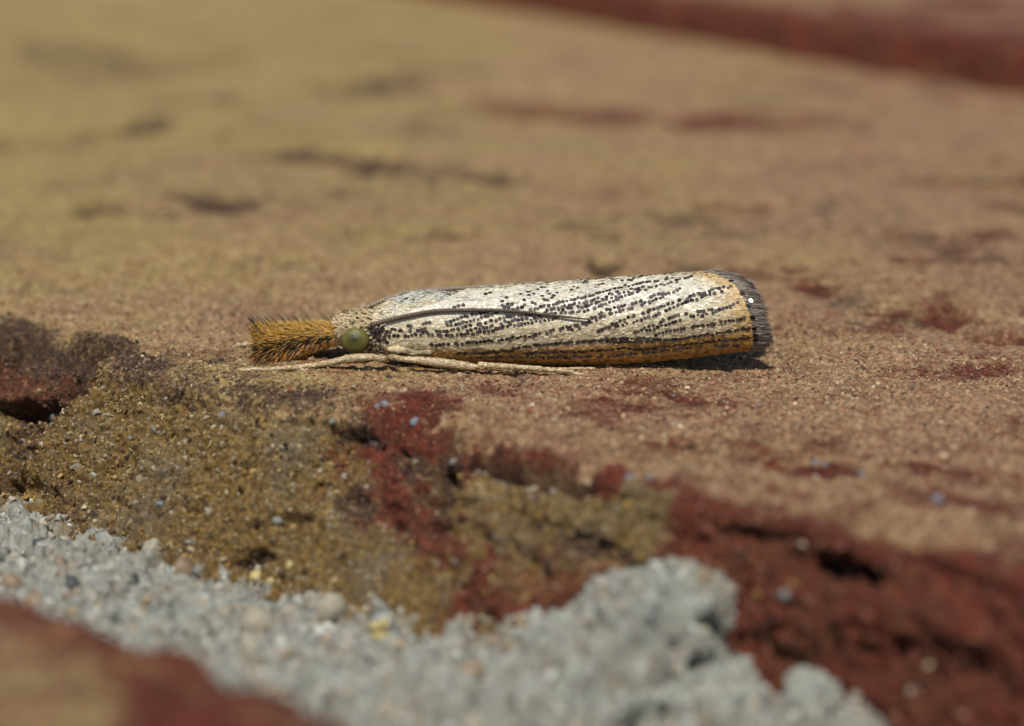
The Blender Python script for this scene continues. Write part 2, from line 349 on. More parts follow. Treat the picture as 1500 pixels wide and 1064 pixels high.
co_ = pick([(.32, .21, .07), (.36, .26, .10), (.24, .14, .04), (.40, .33, .20), (.20, .11, .035), (.28, .23, .15), (.10, .055, .03), (.38, .34, .25), (.30, .19, .05), (.07, .04, .025), (.16, .09, .03)], n)
cr = pick([(.14, .045, .026), (.11, .035, .020), (.18, .075, .042), (.13, .065, .035), (.075, .022, .016), (.20, .065, .035), (.26, .14, .085)], n)
cd = pick([(.055, .035, .03), (.09, .06, .05), (.13, .075, .055), (.035, .024, .022), (.2, .14, .08)], n)
q = rng.random(n)
c = np.where((fc > .4)[:, None], co_, ct); c = np.where((rd * .95 > q)[:, None], cr, c); c = np.where((dk * .8 > rng.random(n))[:, None], cd, c)
grains('grit', pr + nn * (R * rng.uniform(-.55, .15, n))[:, None], R, c, brick)

# ---- mortar joint
MU = steps([(-60, -14, 1.0), (-14, 24, .075), (24, 60, 1.0)]); MN = steps([(-1.5, 17, .075)])
mu, mn = np.meshgrid(MU, MN, indexing='ij')
foot = np.interp(mu + .35 * vnoise(np.stack([mu, mn, 0 * mu], -1), .9, 77), [-14, -5, 6.5, 10, 12, 13.3, 14.2, 15.6, 16.1, 17.0, 19.4, 20.3, 24], [-3.5, -3.55, -3.5, -3.1, -2.55, -1.6, -1.35, -1.5, -2.8, -2.9, -2.95, -4.6, -5.0])
base_ = -3.3 + .65 * smooth(3, 12.5, mn) - 1.6 * smooth(19.0, 22, mu + .25 * mn)
mz = base_ + (foot - base_) * (1 - smooth(.6, 7.0, mn))
MP0 = E0 + EU * mu[..., None] + EN * mn[..., None]; MP0[..., 2] = mz
MP = MP0.copy()
lump = 1 - 2 * np.abs(fbm(MP0, .95, 2, 78))
hz = .22 * fbm(MP0, .35, 3, 80) + .10 * lump + .15 * fbm(MP0, 1.7, 3, 81) + .16 * fbm(MP0, 4.0, 3, 82, .6) - .42 * smooth(.28, .46, fbm(MP0, 1.5, 2, 83)) - .30 * smooth(.28, .44, fbm(MP0, 3.0, 2, 84))
for i, (px, py, zz, r, hgt) in enumerate([(640, 960, -3, 1.1, .35), (930, 965, -2.9, 1.1, .4)]):
    qq = on_ground(px, py, zz); d = np.hypot(MP0[..., 0] - qq[0], MP0[..., 1] - qq[1]) / r
    hz += hgt * (1 - smooth(.25, 1.0, d + .22 * fbm(MP0, 1.4, 3, 90 + i)))
MB = grid_normals(MP0); MB = MB if MB[50, 50, 2] > 0 else -MB
MP += MB * hz[..., None]
MP[..., :2] += .07 * np.stack([fbm(MP0, 1.6, 2, 95), fbm(MP0, 1.6, 2, 96)], -1)
mch = 1 - smooth(2.2, 4.0, mn + .9 * fbm(MP0, .7, 3, 97)); mch *= (1 - smooth(10, 12, mu))
mortar = obj('mortar', mesh_of('mortar', MP, grid_faces(*mu.shape), np.stack([0 * mch, mch, 0 * mch], -1).reshape(-1, 3)), M_mortar, brickwork,
             label='pale grey gritty mortar joint between the bricks')
MNrm = grid_normals(MP)
if MNrm[50, 50, 2] < 0: MNrm = -MNrm
iu = np.where((MU > -14) & (MU < 24))[0]; iw = np.where(MN > 1.0)[0]
n = 19000; a = rng.choice(iu, n); b = rng.choice(iw, n); R = rng.lognormal(-2.85, .42, n).clip(.02, .19)
mpal = [(.50, .51, .45), (.46, .47, .41), (.42, .37, .28), (.56, .57, .51), (.33, .32, .28), (.30, .29, .27), (.46, .42, .33), (.16, .16, .16), (.40, .30, .19)]
grains('grit', MP[a, b] + MNrm[a, b] * (R * rng.uniform(-.7, .1, n))[:, None], R, pick(mpal, n), mortar)

# single sand grains that can be told apart in the joint: shared shapes, rounded
def pebble(seed):
    r2 = np.random.default_rng(seed); nv, nu = 9, 12
    th = np.linspace(0, math.pi, nv)[:, None]; ph = np.linspace(0, 2 * math.pi, nu, endpoint=False)[None]
    D = np.stack([np.sin(th) * np.cos(ph), np.sin(th) * np.sin(ph), np.cos(th) + 0 * ph], -1)
    return D * (1 + .32 * fbm(D + seed * 7.3, 1.1, 3, seed))[..., None] * r2.uniform(.65, 1.25, 3)
def stone_mat(name, colr, rough=.45, trans=0):
    s = Mat(name); b = s.mix(s.noise(3, 4, .7), tuple(x * .6 for x in colr), tuple(min(1, x * 1.25) for x in colr)); s.bump(s.noise(6, 3, .6, lo=0, hi=1), .03, .6)
    m = s.done(b, rough, .5); s.b.inputs['Transmission Weight'].default_value = trans; return m
SM = [stone_mat('grey_sand', (.28, .27, .23), .75), stone_mat('cream_sand', (.40, .36, .27), .75), stone_mat('brown_sand', (.30, .22, .14)), stone_mat('dark_sand', (.075, .08, .085)), stone_mat('orange_sand', (.50, .24, .06)), stone_mat('yellow_sand', (.60, .50, .20)), stone_mat('clear_sand', (.55, .55, .5), .25, .5), stone_mat('blue_grey_sand', (.22, .245, .29), .6)]
peb = [mesh_of('sand_grain', pebble(k), grid_faces(9, 12, True)) for k in range(10)]
variants = {}
def place_pebble(p, r, mi, k, rot, parent):
    if (k, mi) not in variants:
        me = peb[k].copy(); me.materials.append(SM[mi]); variants[(k, mi)] = me
    o = bpy.data.objects.new('sand_grain', variants[(k, mi)]); col.objects.link(o); o.parent = parent
    o.location = p * MM; o.scale = (r, r, r); o.rotation_euler = rot; return o
cnt = 0
while cnt < 190:
    i, j = rng.choice(iu), rng.choice(iw); p = MP[i, j]; x, y = seen(p)
    if not (-30 < x < 1330 and 700 < y < 1090): continue
    r = float(np.clip(rng.lognormal(-1.75, .4), .11, .42)); mi = int(rng.choice(7, p=[.42, .22, .28, .07, .005, .005, .0]))
    place_pebble(p - MNrm[i, j] * r * .6, r, mi, int(rng.integers(10)), rng.uniform(0, 6.28, 3), mortar); cnt += 1
def drop_on(Pg, px, py):
    X, Y = seen(Pg.reshape(-1, 3)); d = (X - px) ** 2 + (Y - py) ** 2; q = Pg.reshape(-1, 3)[d < max(30, d.min() * 1.5)]
    return q[np.argmin(np.linalg.norm(q - CAM, axis=1))]
for px, py, r, mi, k in [(330, 917, .16, 4, 1), (112, 855, .22, 3, 2), (64, 940, .14, 5, 3), (405, 760, .12, 0, 5), (960, 835, .0, 0, 0)]:
    if r: place_pebble(drop_on(MP if py > 800 else P, px, py), r, mi, k, (0.4, .2, px), mortar)
for px, py, r, mi, k in [(372, 846, .17, 5, 4), (392, 852, .15, 5, 5), (425, 822, .13, 5, 6), (195, 733, .10, 0, 2), (490, 612, .10, 0, 1), (780, 712, .12, 1, 3), (812, 715, .11, 1, 6), (660, 676, .08, 0, 7), (1150, 870, .13, 6, 2), (280, 790, .12, 0, 3), (75, 610, .16, 0, 3)]:
    place_pebble(drop_on(P, px, py) + np.array([0, .45, -.45]) * r, r, mi, k, (0.4, 1.2, px), brick)
for px, py, r, k in [(565, 586, .10, 1), (548, 592, .08, 3), (604, 614, .11, 4), (1196, 672, .10, 2), (1210, 675, .08, 5), (1264, 690, .10, 6), (1376, 727, .10, 7), (922, 693, .13, 8), (952, 697, .11, 3), (326, 602, .10, 2), (1110, 590, .06, 4), (990, 575, .05, 1), (232, 735, .08, 1)]:
    place_pebble(drop_on(P, px, py) - np.array([0, 0, .35]) * r, r, 7, k, (.3, px, 1.0), brick)
# lumps of mortar smeared up the red face
for i, (px, py, rx, ry, rz) in enumerate([(1030, 840, .95, .55, .42), (968, 848, .7, .6, .5), (1000, 908, .8, .6, .45), (1222, 1004, .9, .7, .5)]):
    nv, nu = 40, 60; th = np.linspace(0, math.pi, nv)[:, None]; ph = np.linspace(0, 2 * math.pi, nu, endpoint=False)[None]
    Dd = np.stack([np.sin(th) * np.cos(ph), np.sin(th) * np.sin(ph), np.cos(th) + 0 * ph], -1); q = Dd * np.array([rx, ry, rz])
    q = q * (1 + .30 * fbm(q + 9.1 * i, .9, 3, 400) + .14 * fbm(q + 9.1 * i, 3, 4, 401) - .12 * smooth(.2, .5, fbm(q + 9.1 * i, 2.2, 2, 402)))[..., None]
    o = obj('mortar_lump', mesh_of('mortar_lump', q, grid_faces(nv, nu, True), np.full((nv * nu, 3), [0, .25 if i in (0, 5) else 0, 0])), M_mortar, mortar)
    o.location = (drop_on(P, px, py) + np.array([0, .35, -.22])) * MM; o.rotation_euler = (.2 * i, .3 - .1 * i, -.5 + .2 * i)
# clear quartz bead with yellow crumbs
s = Mat('clear_quartz'); s.bump(s.noise(3, 2, .5, lo=0, hi=1), .02, .3); mq = s.done((.93, .95, .93), .06, .5); s.b.inputs['Transmission Weight'].default_value = .92; s.b.inputs['IOR'].default_value = 1.45
q = drop_on(MP, 556, 915) + np.array([0, -.1, .18])
bead = obj('quartz_bead', mesh_of('quartz_bead', pebble(44) * .40, grid_faces(9, 12, True)), mq, mortar, label='clear glassy bead with yellow crumbs set in the mortar')
bead.location = q * MM
for dx, dz, r in [(-.13, -.02, .11), (.08, .02, .10), (-.05, -.22, .13), (.10, -.24, .10)]:
    o = place_pebble(np.array([dx, -.30, dz]), r, 5, 7, (dx * 9, dz * 9, 1), bead)

# ---- neighbouring bricks, both out of focus
def other_brick(label, A, B, depth, inward, z0, lip, seed):
    """A->B is the top edge towards the joint; the top runs `depth` mm away from it"""
    A, B = np.array([*A[:2], 0]), np.array([*B[:2], 0]); e = unit(B - A); o = np.cross([0, 0, 1.0], e) * inward
    us = steps([(-60, -15, 1.0), (-15, np.linalg.norm(B - A) + 15, .16), (np.linalg.norm(B - A) + 15, np.linalg.norm(B - A) + 70, 1.0)]); ws = steps([(-depth, -20, .7), (-20, 5.5, .16)])
    u, w = np.meshgrid(us, ws, indexing='ij'); n2, z2 = profile(u, w, np.full_like(u, math.radians(74)))
    wv = .5 * vnoise(np.stack([us, 0 * us, 0 * us], -1), .28, seed) + .3 * vnoise(np.stack([us, 0 * us, 0 * us], -1), .9, seed + 1)
    Q = A + e * u[..., None] - o * (n2 + wv[:, None] * smooth(-2, .2, w))[..., None]; Q[..., 2] = z2 + z0
    Nn = grid_normals(Q); Nn = Nn if Nn[10, 10, 2] > 0 else -Nn
    fc = smooth(-lip, .4 * lip - .1, w + .5 * fbm(Q, .6, 3, seed + 2))
    Q2 = Q + Nn * (.10 * fbm(Q, .2, 3, seed + 3) + .05 * fbm(Q, 1.2, 3, seed + 4) + fc * .3 * fbm(Q, .8, 3, seed + 5))[..., None]
    r = np.clip(.60 * fc + .40 + .45 * smooth(.1, .5, fbm(Q, .22, 3, seed + 6)) * (w < -1), 0, 1)
    d = .4 * smooth(.25, .6, fbm(Q, .4, 3, seed + 7)) * (1 - fc)
    return obj('brick', mesh_of('brick', Q2, grid_faces(*u.shape), np.stack([r, 0 * r, d], -1).reshape(-1, 3)), M_brick, brickwork, label=label)
other_brick('sandy brick with a red rim on the far side of the mortar joint from the moth', on_ground(-40, 846), on_ground(500, 1042), 45, -1, 0.0, 3.0, 110)
other_brick('red rimmed brick lying behind the brick under the moth', on_ground(700, 4), on_ground(1500, 136), 60, 1, 2.3, 6.0, 140)

# ------------------------------------------------------------------ the moth
moth = bpy.data.objects.new('grass_moth', None); col.objects.link(moth); moth.location = (0, 0, 0)
moth['label'] = 'cream grass moth with dark streaked rolled wings and furry snout resting on the brick'; moth['category'] = 'moth'
YC = .32
def interp(x, xs, ys): return np.interp(x, xs, ys)
def pchip(x, xs, ys):          # smooth curve through measured points
    xs, ys = np.array(xs, float), np.array(ys, float); h = np.diff(xs); d = np.diff(ys) / h
    m = np.zeros_like(xs); m[0], m[-1] = d[0], d[-1]
    for i in range(1, len(xs) - 1): m[i] = 0 if d[i - 1] * d[i] <= 0 else 2 * d[i - 1] * d[i] / (d[i - 1] + d[i])
    x = np.clip(np.asarray(x, float), xs[0], xs[-1]); i = np.clip(np.searchsorted(xs, x) - 1, 0, len(xs) - 2); t = (x - xs[i]) / h[i]
    return ys[i] * (1 + 2 * t) * (1 - t) ** 2 + m[i] * h[i] * t * (1 - t) ** 2 + ys[i + 1] * t * t * (3 - 2 * t) + m[i + 1] * h[i] * t * t * (t - 1)
WX = [540, 570, 600, 650, 700, 750, 800, 850, 900, 950, 1000, 1050, 1090, 1120, 1140]
WT = [452, 440, 431, 426, 422, 418.5, 415, 412, 408, 404.5, 401, 399, 402, 407, 412]
WB = [515, 524, 529, 532, 534, 535, 536, 536, 535, 532, 527, 520.5, 516, 514, 513]
WH = [.70, .86, .95, 1.02, 1.06, 1.10, 1.12, 1.13, 1.13, 1.12, 1.10, 1.06, 1.0, .93, .88]
KX = 55.9 / FPX
def tube(px, theta, grow=0.0):
    """surface of the rolled wings at the picture column px, theta: 0 = ridge, 90 = camera side, 180 = belly (degrees)"""
    px = np.asarray(px, float); t = np.radians(theta)
    top, bot, hw = pchip(px, WX, WT), pchip(px, WX, WB), pchip(px, WX, WH)
    H = (bot - top) / 2 * KX; a = np.sqrt(np.maximum(H * H - (hw * math.sin(EL)) ** 2, .01)) / math.cos(EL)
    mid = (top + bot) / 2; b_ = (532 - mid) / FPX
    dy, dz = math.cos(EL) + b_ * math.sin(EL), -math.sin(EL) + b_ * math.cos(EL); k = (YC - CAM[1]) / dy
    cz = CAM[2] + dz * k; cx = (px - 750) / FPX * k
    c, s_ = np.cos(t), np.sin(t); ex = 2 / 2.25
    cc, ss = np.sign(c) * np.abs(c) ** ex, np.sign(s_) * np.abs(s_) ** ex
    fold = .018 * np.sin(np.radians(np.abs(theta)) * 9 + 1.2) * smooth(620, 720, px) - .035 * np.exp(-((np.abs(theta) - 118) / 7) ** 2) * smooth(640, 700, px)
    g = grow + fold
    return np.stack([cx + 0 * t, YC - (hw + g) * ss, cz + (a + g) * cc], -1)
def tube_frame(px, th):
    p = tube(px, th); ax = unit(tube(np.asarray(px) + 2, th) - tube(np.asarray(px) - 2, th)); ar = unit(tube(px, np.asarray(th) + 1.0) - tube(px, np.asarray(th) - 1.0))
    nn = unit(np.cross(ax, ar)); out = p - tube(px, th, -.1); nn = np.where((nn * out).sum(-1, keepdims=True) < 0, -nn, nn); return p, ax, ar, nn
TH = np.linspace(-14, 142, 158)
def theta_at(px, py):
    """wing angle seen at a picture point"""
    p = tube(np.full_like(TH, px), TH); _, y = seen(p); i = np.argmin(y[:60]); yy, tt = y[i:], TH[i:]; return float(np.interp(py, np.maximum.accumulate(yy), tt))
T_S = [-30, 0, 18, 30, 44, 60, 90, 120, 150]; X_S = [735, 690, 660, 650, 615, 572, 562, 566, 580]
T_E = [-30, 0, 12, 30, 60, 90, 120, 150]; X_E = [1028, 1040, 1055, 1074, 1090, 1101, 1106, 1100]
def x_end(t): return pchip(t, T_E, X_E)
def x_start(t): return pchip(t, T_S, X_S)
CREAM, WHITE, OCHRE, ORANGE, FAWN = (np.array(c) for c in ((.70, .61, .40), (.74, .71, .60), (.60, .41, .165), (.44, .235, .055), (.58, .47, .28)))
def wing_colour(px, th):
    th = np.abs(th); px = np.asarray(px, float); sh = px.shape
    c = np.broadcast_to(CREAM, sh + (3,)).copy()
    w1 = (smooth(-10, 20, th) * (1 - smooth(45, 85, th)))[..., None] * .9; c = c * (1 - w1) + WHITE * w1
    st = (.5 + .5 * np.sin(th * .42 + px * .028))[..., None] * .28; c = c * (1 - st) + FAWN * st
    t = smooth(70, 5, x_end(th) - px)[..., None]; c = c * (1 - t) + OCHRE * t
    o = smooth(96, 110, th - 6 * smooth(900, 700, px))[..., None] * .95; c = c * (1 - o) + ORANGE * o
    return c
M_wing = coloured('wing_membrane', .5, .4, (25, .02))
M_scale = coloured('wing_scale', .38, .5, None, 340)
M_dark = coloured('dark_scale', .5, .25)
M_hair = coloured('hair', .28, .7)
M_fringe = coloured('fringe_hair', .38, .5)
M_body = coloured('body_scales', .6, .35, (16, .05))

def flakes(name, P, A, B, N, L, Wd, colr, mat, parent, lift=.012, tilt=.10, shape='scale'):
    """tiny overlapping scales: root at P, pointing along A, width along B"""
    n = len(P); tl = tilt + rng.normal(size=(n, 1)) * tilt * .9; rol = rng.normal(size=(n, 1)) * .16
    Bn = unit(B + N * rol); An = unit(A + N * tl + B * rng.normal(size=(n, 1)) * .12)
    L, Wd = np.broadcast_to(L, n)[:, None], np.broadcast_to(Wd, n)[:, None]
    r = P + N * lift
    if shape == 'scale': prof = [(-.15, .30), (.30, .50), (.75, .46), (1.0, .22)]
    else: prof = [(-.5, .18), (-.24, .45), (.24, .45), (.5, .18)]
    v = []
    for l, w in prof:
        v += [r + An * L * l - Bn * Wd * w, r + An * L * l + Bn * Wd * w]
    v = np.stack(v, 1); f = np.array([(0, 1, 3, 2), (2, 3, 5, 4), (4, 5, 7, 6)])[None] + 8 * np.arange(n)[:, None, None]
    return obj(name, mesh_of(name, v.reshape(-1, 3), f.reshape(-1, 4), np.repeat(colr, 8, 0), False), mat, parent, 'stuff')

def strands(name, R0, D0, Ln, rad, c0, c1, mat, parent, bend=None, k=4, sides=3):
    """tapering hairs from R0 along D0, bending towards `bend`"""
    n = len(R0); Ln = np.broadcast_to(Ln, n); rad = np.broadcast_to(rad, n); D0 = unit(D0); bend = np.zeros((n, 3)) if bend is None else bend
    ref = np.where(np.abs(D0[:, 2:3]) < .8, np.array([[0, 0, 1.0]]), np.array([[1.0, 0, 0]])); s1 = unit(np.cross(D0, ref)); s2 = np.cross(D0, s1)
    rings, cols = [], []; pos = R0.copy(); ph = rng.uniform(0, 6.28, n)
    for i in range(k):
        t = i / (k - 1); w = rad * (1 - .88 * t ** 1.4)
        for q in range(sides):
            an = ph + q * 2 * math.pi / sides
            rings.append(pos + (s1 * np.cos(an)[:, None] + s2 * np.sin(an)[:, None]) * w[:, None]); cols.append(c0 * (1 - t) + c1 * t)
        pos = pos + unit(D0 + bend * t * 1.2) * (Ln / (k - 1))[:, None]
    v = np.stack(rings, 1); cc = np.stack(cols, 1); f = []
    for i in range(k - 1):
        for q in range(sides): f.append((i * sides + q, i * sides + (q + 1) % sides, (i + 1) * sides + (q + 1) % sides, (i + 1) * sides + q))
    f = np.array(f)[None] + (k * sides) * np.arange(n)[:, None, None]
    return obj(name, mesh_of(name, v.reshape(-1, 3), f.reshape(-1, 4), cc.reshape(-1, 3), True), mat, parent, 'stuff')

# dark streaks: centre line measured on the near wing, width (px), fill
BANDS = [([(735, 447), (770, 440), (800, 430), (840, 419), (900, 410.5), (975, 403)], [16, 30, 26, 18, 12, 6], .50),
         ([(776, 456), (815, 452), (854, 446), (888, 435), (922, 425), (956, 417), (988, 411), (1010, 406)], [10, 22, 28, 24, 18, 12, 9, 6], .95),
         ([(656, 475), (690, 466), (724, 458), (760, 453)], [10, 13, 9, 6], .9),
         ([(865, 467), (888, 457), (922, 448), (947, 439), (979, 429), (997, 421)], [8, 12, 10, 10, 9, 5], .9),
         ([(631, 489), (660, 487), (690, 483), (720, 477), (750, 470), (781, 467), (815, 463)], [8, 13, 17, 20, 21, 18, 10], .95),
         ([(818, 482), (840, 479), (862, 472), (880, 464)], [9, 10, 9, 7], .9),
         ([(874, 484), (906, 473), (938, 462), (965, 453), (992, 442), (1020, 433), (1047, 426), (1066, 421)], [7, 11, 14, 13, 11, 10, 10, 9], .88),
         ([(920, 487), (947, 480), (970, 471), (997, 463), (1015, 459), (1033, 457), (1060, 450), (1074, 442)], [6, 11, 12, 14, 12, 10, 8, 5], .86),
         ([(956, 488), (988, 483), (1024, 476), (1056, 471), (1086, 465)], [4, 8, 9, 8, 6], .85),
         ([(636, 505), (656, 504), (679, 503), (697, 501), (724, 499), (747, 495), (776, 492), (792, 488), (812, 483)], [7, 7, 6, 6, 7, 7, 7, 6, 6], .95),
         ([(672, 517), (724, 516), (770, 507), (815, 503), (865, 499), (915, 498), (979, 497), (1024, 491), (1092, 480)], [5, 6, 6, 7, 9, 10, 9, 7, 4], 1.25),
         ([(769, 517), (815, 515), (860, 514), (911, 509), (929, 512), (979, 506), (1024, 501), (1092, 495)], [6, 8, 9, 8, 5, 6, 6, 4], 1.25),
         ([(700, 523), (820, 523), (888, 521), (1001, 510), (1081, 505)], [4, 5, 4, 4, 3], .9),
         ([(549, 484), (560, 488), (572, 494)], [26, 28, 20], 1.0), ([(572, 486), (600, 488), (628, 484)], [16, 12, 10], .8), ([(600, 478), (625, 474), (650, 470)], [9, 8, 7], .6)]
dots = []
for line, wid, fill in BANDS:
    xs = [p[0] for p in line]; ys = [p[1] for p in line]; x = xs[0]
    while x < xs[-1]:
        yc, w = pchip(x, xs, ys), np.interp(x, xs, wid); w = w * .80; k = max(1, int(round(w / 5.0)))
        for j in range(k):
            if rng.random() < fill * .96: dots.append((x + (j % 2) * 2.6 + rng.normal() * .9, yc + (0 if k == 1 else (j / (k - 1) - .5) * (w - 3)) + rng.normal() * .7, rng.uniform(.75, 1.15)))
        x += 5.3 / max(1, fill)
for px, py in [(667, 451), (673, 449), (680, 448), (712, 432), (718, 430), (736, 442), (742, 437), (745, 450), (750, 446)]: dots.append((px, py, 1.1))
D = np.array([(d[0], theta_at(d[0], d[1]), d[2]) for d in dots])

def forewing(side, label):
    nu, nt = 190, 150; tmin = -22 if side > 0 else -4
    th = np.linspace(tmin, 150, nt)[None] + np.zeros((nu, 1)); s_ = np.linspace(0, 1, nu)[:, None]
    px = x_start(th) + (x_end(th) - x_start(th)) * s_
    g = 0.0 if side > 0 else -.035
    mir = np.array([1, 1, 1.0])
    def place(p): 
        if side < 0: p = p.copy(); p[..., 1] = 2 * YC - p[..., 1]
        return p
    V = place(tube(px, th, g)); In = place(tube(px, th, g - .03)); cl = wing_colour(px, th).reshape(-1, 3)
    n1 = nu * nt; F = grid_faces(nu, nt); b_idx = np.arange(n1).reshape(nu, nt)
    rim = np.concatenate([b_idx[0, :], b_idx[1:, -1], b_idx[-1, -2::-1], b_idx[-2:0:-1, 0]]); r2 = np.roll(rim, -1)
    Fr = np.stack([rim, r2, r2 + n1, rim + n1], -1)
    w = obj('forewing', mesh_of('forewing', np.concatenate([V.reshape(-1, 3), In.reshape(-1, 3)]), np.concatenate([F, F[:, ::-1] + n1, Fr]), np.concatenate([cl, cl])), M_wing, moth, label=label)
    # pale scales in staggered rows
    pts = []; r = 0
    for x in np.arange(562, 1108, 3.6):
        tt = np.arange(tmin + (r % 2) * 2.0, 148, 4.0); r += 1; tt = tt + rng.normal(size=len(tt)) * .6; xx = x + rng.normal(size=len(tt)) * .7
        ok = (xx > x_start(tt) + 1) & (xx < x_end(tt) - 1); pts.append(np.stack([xx[ok], tt[ok]], -1))
    pts = np.concatenate(pts); p, ax, ar, nn = tube_frame(pts[:, 0], pts[:, 1])
    if side < 0: p = place(p); ax, ar, nn = (v * np.array([1, -1, 1]) for v in (ax, ar, nn)); p = p + nn * g
    cc = wing_colour(pts[:, 0], pts[:, 1]) * (1 + .10 * rng.normal(size=(len(p), 1))).clip(.7, 1.25)
    flakes('wing_scales', p, ax, ar, nn, rng.uniform(.085, .12, len(p)), rng.uniform(.07, .09, len(p)), cc.clip(0, .85), M_scale, w, .012, .05)
    p, ax, ar, nn = tube_frame(D[:, 0], D[:, 1])
    if side < 0: p = place(p); ax, ar, nn = (v * np.array([1, -1, 1]) for v in (ax, ar, nn)); p = p + nn * g
    dc = np.array([.052, .038, .034]) * rng.uniform(.45, 1.8, (len(p), 1)) * (1 + .12 * rng.normal(size=(len(p), 3)))
    flakes('dark_scales', p, ax, ar, nn, .100 * D[:, 2], .094 * D[:, 2], dc.clip(.006, .2), M_dark, w, .034, .04, 'dot')
    # black points along the outer margin
    tm = np.array([26, 49, 68, 84, 97, 108, 116]); xm = x_end(tm) - 4; p, ax, ar, nn = tube_frame(xm, tm)
    if side < 0: p = place(p); ax, ar, nn = (v * np.array([1, -1, 1]) for v in (ax, ar, nn))
    flakes('margin_spots', p, ax, ar, nn, .14, .10, np.full((7, 3), .006), M_dark, w, .05, .03, 'dot')
    # grey fringe
    nf = 2600; tt = rng.uniform(tmin - 8 if side > 0 else tmin, 149, nf); lay = rng.random(nf); xx = x_end(tt) - 3 - 4 * lay
    p, ax, ar, nn = tube_frame(xx, tt); p = p + nn * (.03 * rng.random(nf) - .01)[:, None]
    if side < 0: p = place(p); ax, ar, nn = (v * np.array([1, -1, 1]) for v in (ax, ar, nn)); p = p + nn * g
    Ln = .52 * rng.uniform(.72, 1.1, nf) * (1 + .10 * np.sin(tt * .35 + 2 * np.sin(tt * .11))); base = np.array([.20, .175, .15]) * rng.uniform(.35, 2.2, (nf, 1)) + np.array([.05, .022, 0]) * rng.random((nf, 1))
    strands('fringe', p, ax + nn * (rng.normal(size=(nf, 1)) * .07 - .03) + ar * (rng.normal(size=(nf, 1)) * .09 + .05), Ln, .011, base * .8, base * 1.3, M_fringe, w, -nn * .42, 4)
    return w
near = forewing(1, 'cream forewing streaked with dark brown scale dots, tan at the tip'); far = forewing(-1, 'far cream forewing folded along the ridge')
# one mirror-bright scale at the tip
th0 = theta_at(1093, 441); p, ax, ar, nn = tube_frame(np.array([1093.0]), np.array([th0])); view = unit(CAM - p); half = unit(view + np.array([[sd.x, sd.y, sd.z]]))
s = Mat('bright_scale'); mb = s.done((.45, .62, .58), .30, .9); s.b.inputs['Metallic'].default_value = 1.0
gp = p + nn * .07; h1 = unit(np.cross(half, [[1, .3, .6]])); h2 = np.cross(half, h1)
gv = [(gp + h1 * (.060 * math.cos(t)) + h2 * (.04 * math.sin(t)) + half * dz)[0] for dz in (0, -.02) for t in np.linspace(0, 2 * math.pi, 8, endpoint=False)]
gf = [(0, 1, 2, 3), (0, 3, 4, 7), (4, 5, 6, 7)] + [(i, (i + 1) % 8, 8 + (i + 1) % 8, 8 + i) for i in range(8)]
obj('bright_scale', mesh_of('bright_scale', gv, gf, None, False), mb, near, label='single glinting scale near the wing tip')

# body: head, thorax and abdomen in one skin
BX = [492, 500, 512, 526, 540, 552, 570, 600, 640, 690, 760, 860, 960, 1040, 1088, 1099]
BCY = [478, 482, 485, 486, 487, 487, 486, 482, 480, 482, 484, 484, 478, 468, 464, 463]
BH = [3, 17, 26, 30, 31, 37, 47.5, 54, 54, 46, 42, 40, 40, 38, 30, 4]
BW = [.05, .32, .44, .48, .47, .55, .74, .90, .93, .88, .84, .80, .76, .70, .55, .08]
bx = np.linspace(492, 1099, 236); tb = np.radians(np.arange(0, 360, 5.0))
cen = np.array([at(x, y, YC) for x, y in zip(bx, pchip(bx, BX, BCY))]); hh = pchip(bx, BX, BH) * KX; ww = pchip(bx, BX, BW)
V = cen[:, None] + np.stack([0 * tb[None] + 0 * hh[:, None], -ww[:, None] * np.sin(tb)[None], hh[:, None] * np.cos(tb)[None]], -1)
V += .022 * fbm(V, 5, 3, 200)[..., None] * unit(V - cen[:, None])
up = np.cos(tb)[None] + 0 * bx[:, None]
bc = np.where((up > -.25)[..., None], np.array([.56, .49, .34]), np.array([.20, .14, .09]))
gr = smooth(.1, .5, fbm(V, 2.2, 3, 201))[..., None] * .45 * ((bx > 560) & (bx < 680))[:, None, None]; bc = bc * (1 - gr) + np.array([.38, .42, .42]) * gr
hd = smooth(560, 540, bx)[:, None, None]; bc = bc * (1 - hd * .4) + np.array([.42, .30, .15]) * hd * .4
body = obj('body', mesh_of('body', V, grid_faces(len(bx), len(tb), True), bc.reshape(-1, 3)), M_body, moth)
# flat pale scales on crown, collar and shoulders
n = 5200; xx = rng.uniform(496, 690, n); ta = rng.uniform(-100, 128, n); i = np.searchsorted(bx, xx).clip(1, len(bx) - 1)
c0 = cen[i]; tr = np.radians(ta); pd = np.stack([0 * tr, -ww[i] * np.sin(tr), hh[i] * np.cos(tr)], -1); p = c0 + pd; p[:, 0] = [at(x, 480, YC)[0] for x in xx]; nn = unit(np.stack([0 * tr, -np.sin(tr) / ww[i], np.cos(tr) / hh[i]], -1))
ax = np.broadcast_to(np.array([1.0, 0, 0]), p.shape); ar = unit(np.cross(ax, nn))
cc = np.array([.60, .53, .37]) * np.ones((n, 1)); hz_ = smooth(575, 535, xx)[:, None]; cc = cc * (1 - hz_) + np.array([.60, .47, .27]) * hz_
bl = (smooth(.0, .4, fbm(p, 2.2, 2, 205)) * (xx > 575))[:, None] * .4; cc = cc * (1 - bl) + np.array([.46, .52, .52]) * bl
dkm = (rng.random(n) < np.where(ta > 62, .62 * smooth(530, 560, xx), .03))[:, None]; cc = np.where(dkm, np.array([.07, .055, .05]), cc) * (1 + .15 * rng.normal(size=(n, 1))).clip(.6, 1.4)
lift = np.where(xx < 575, .07, .05)
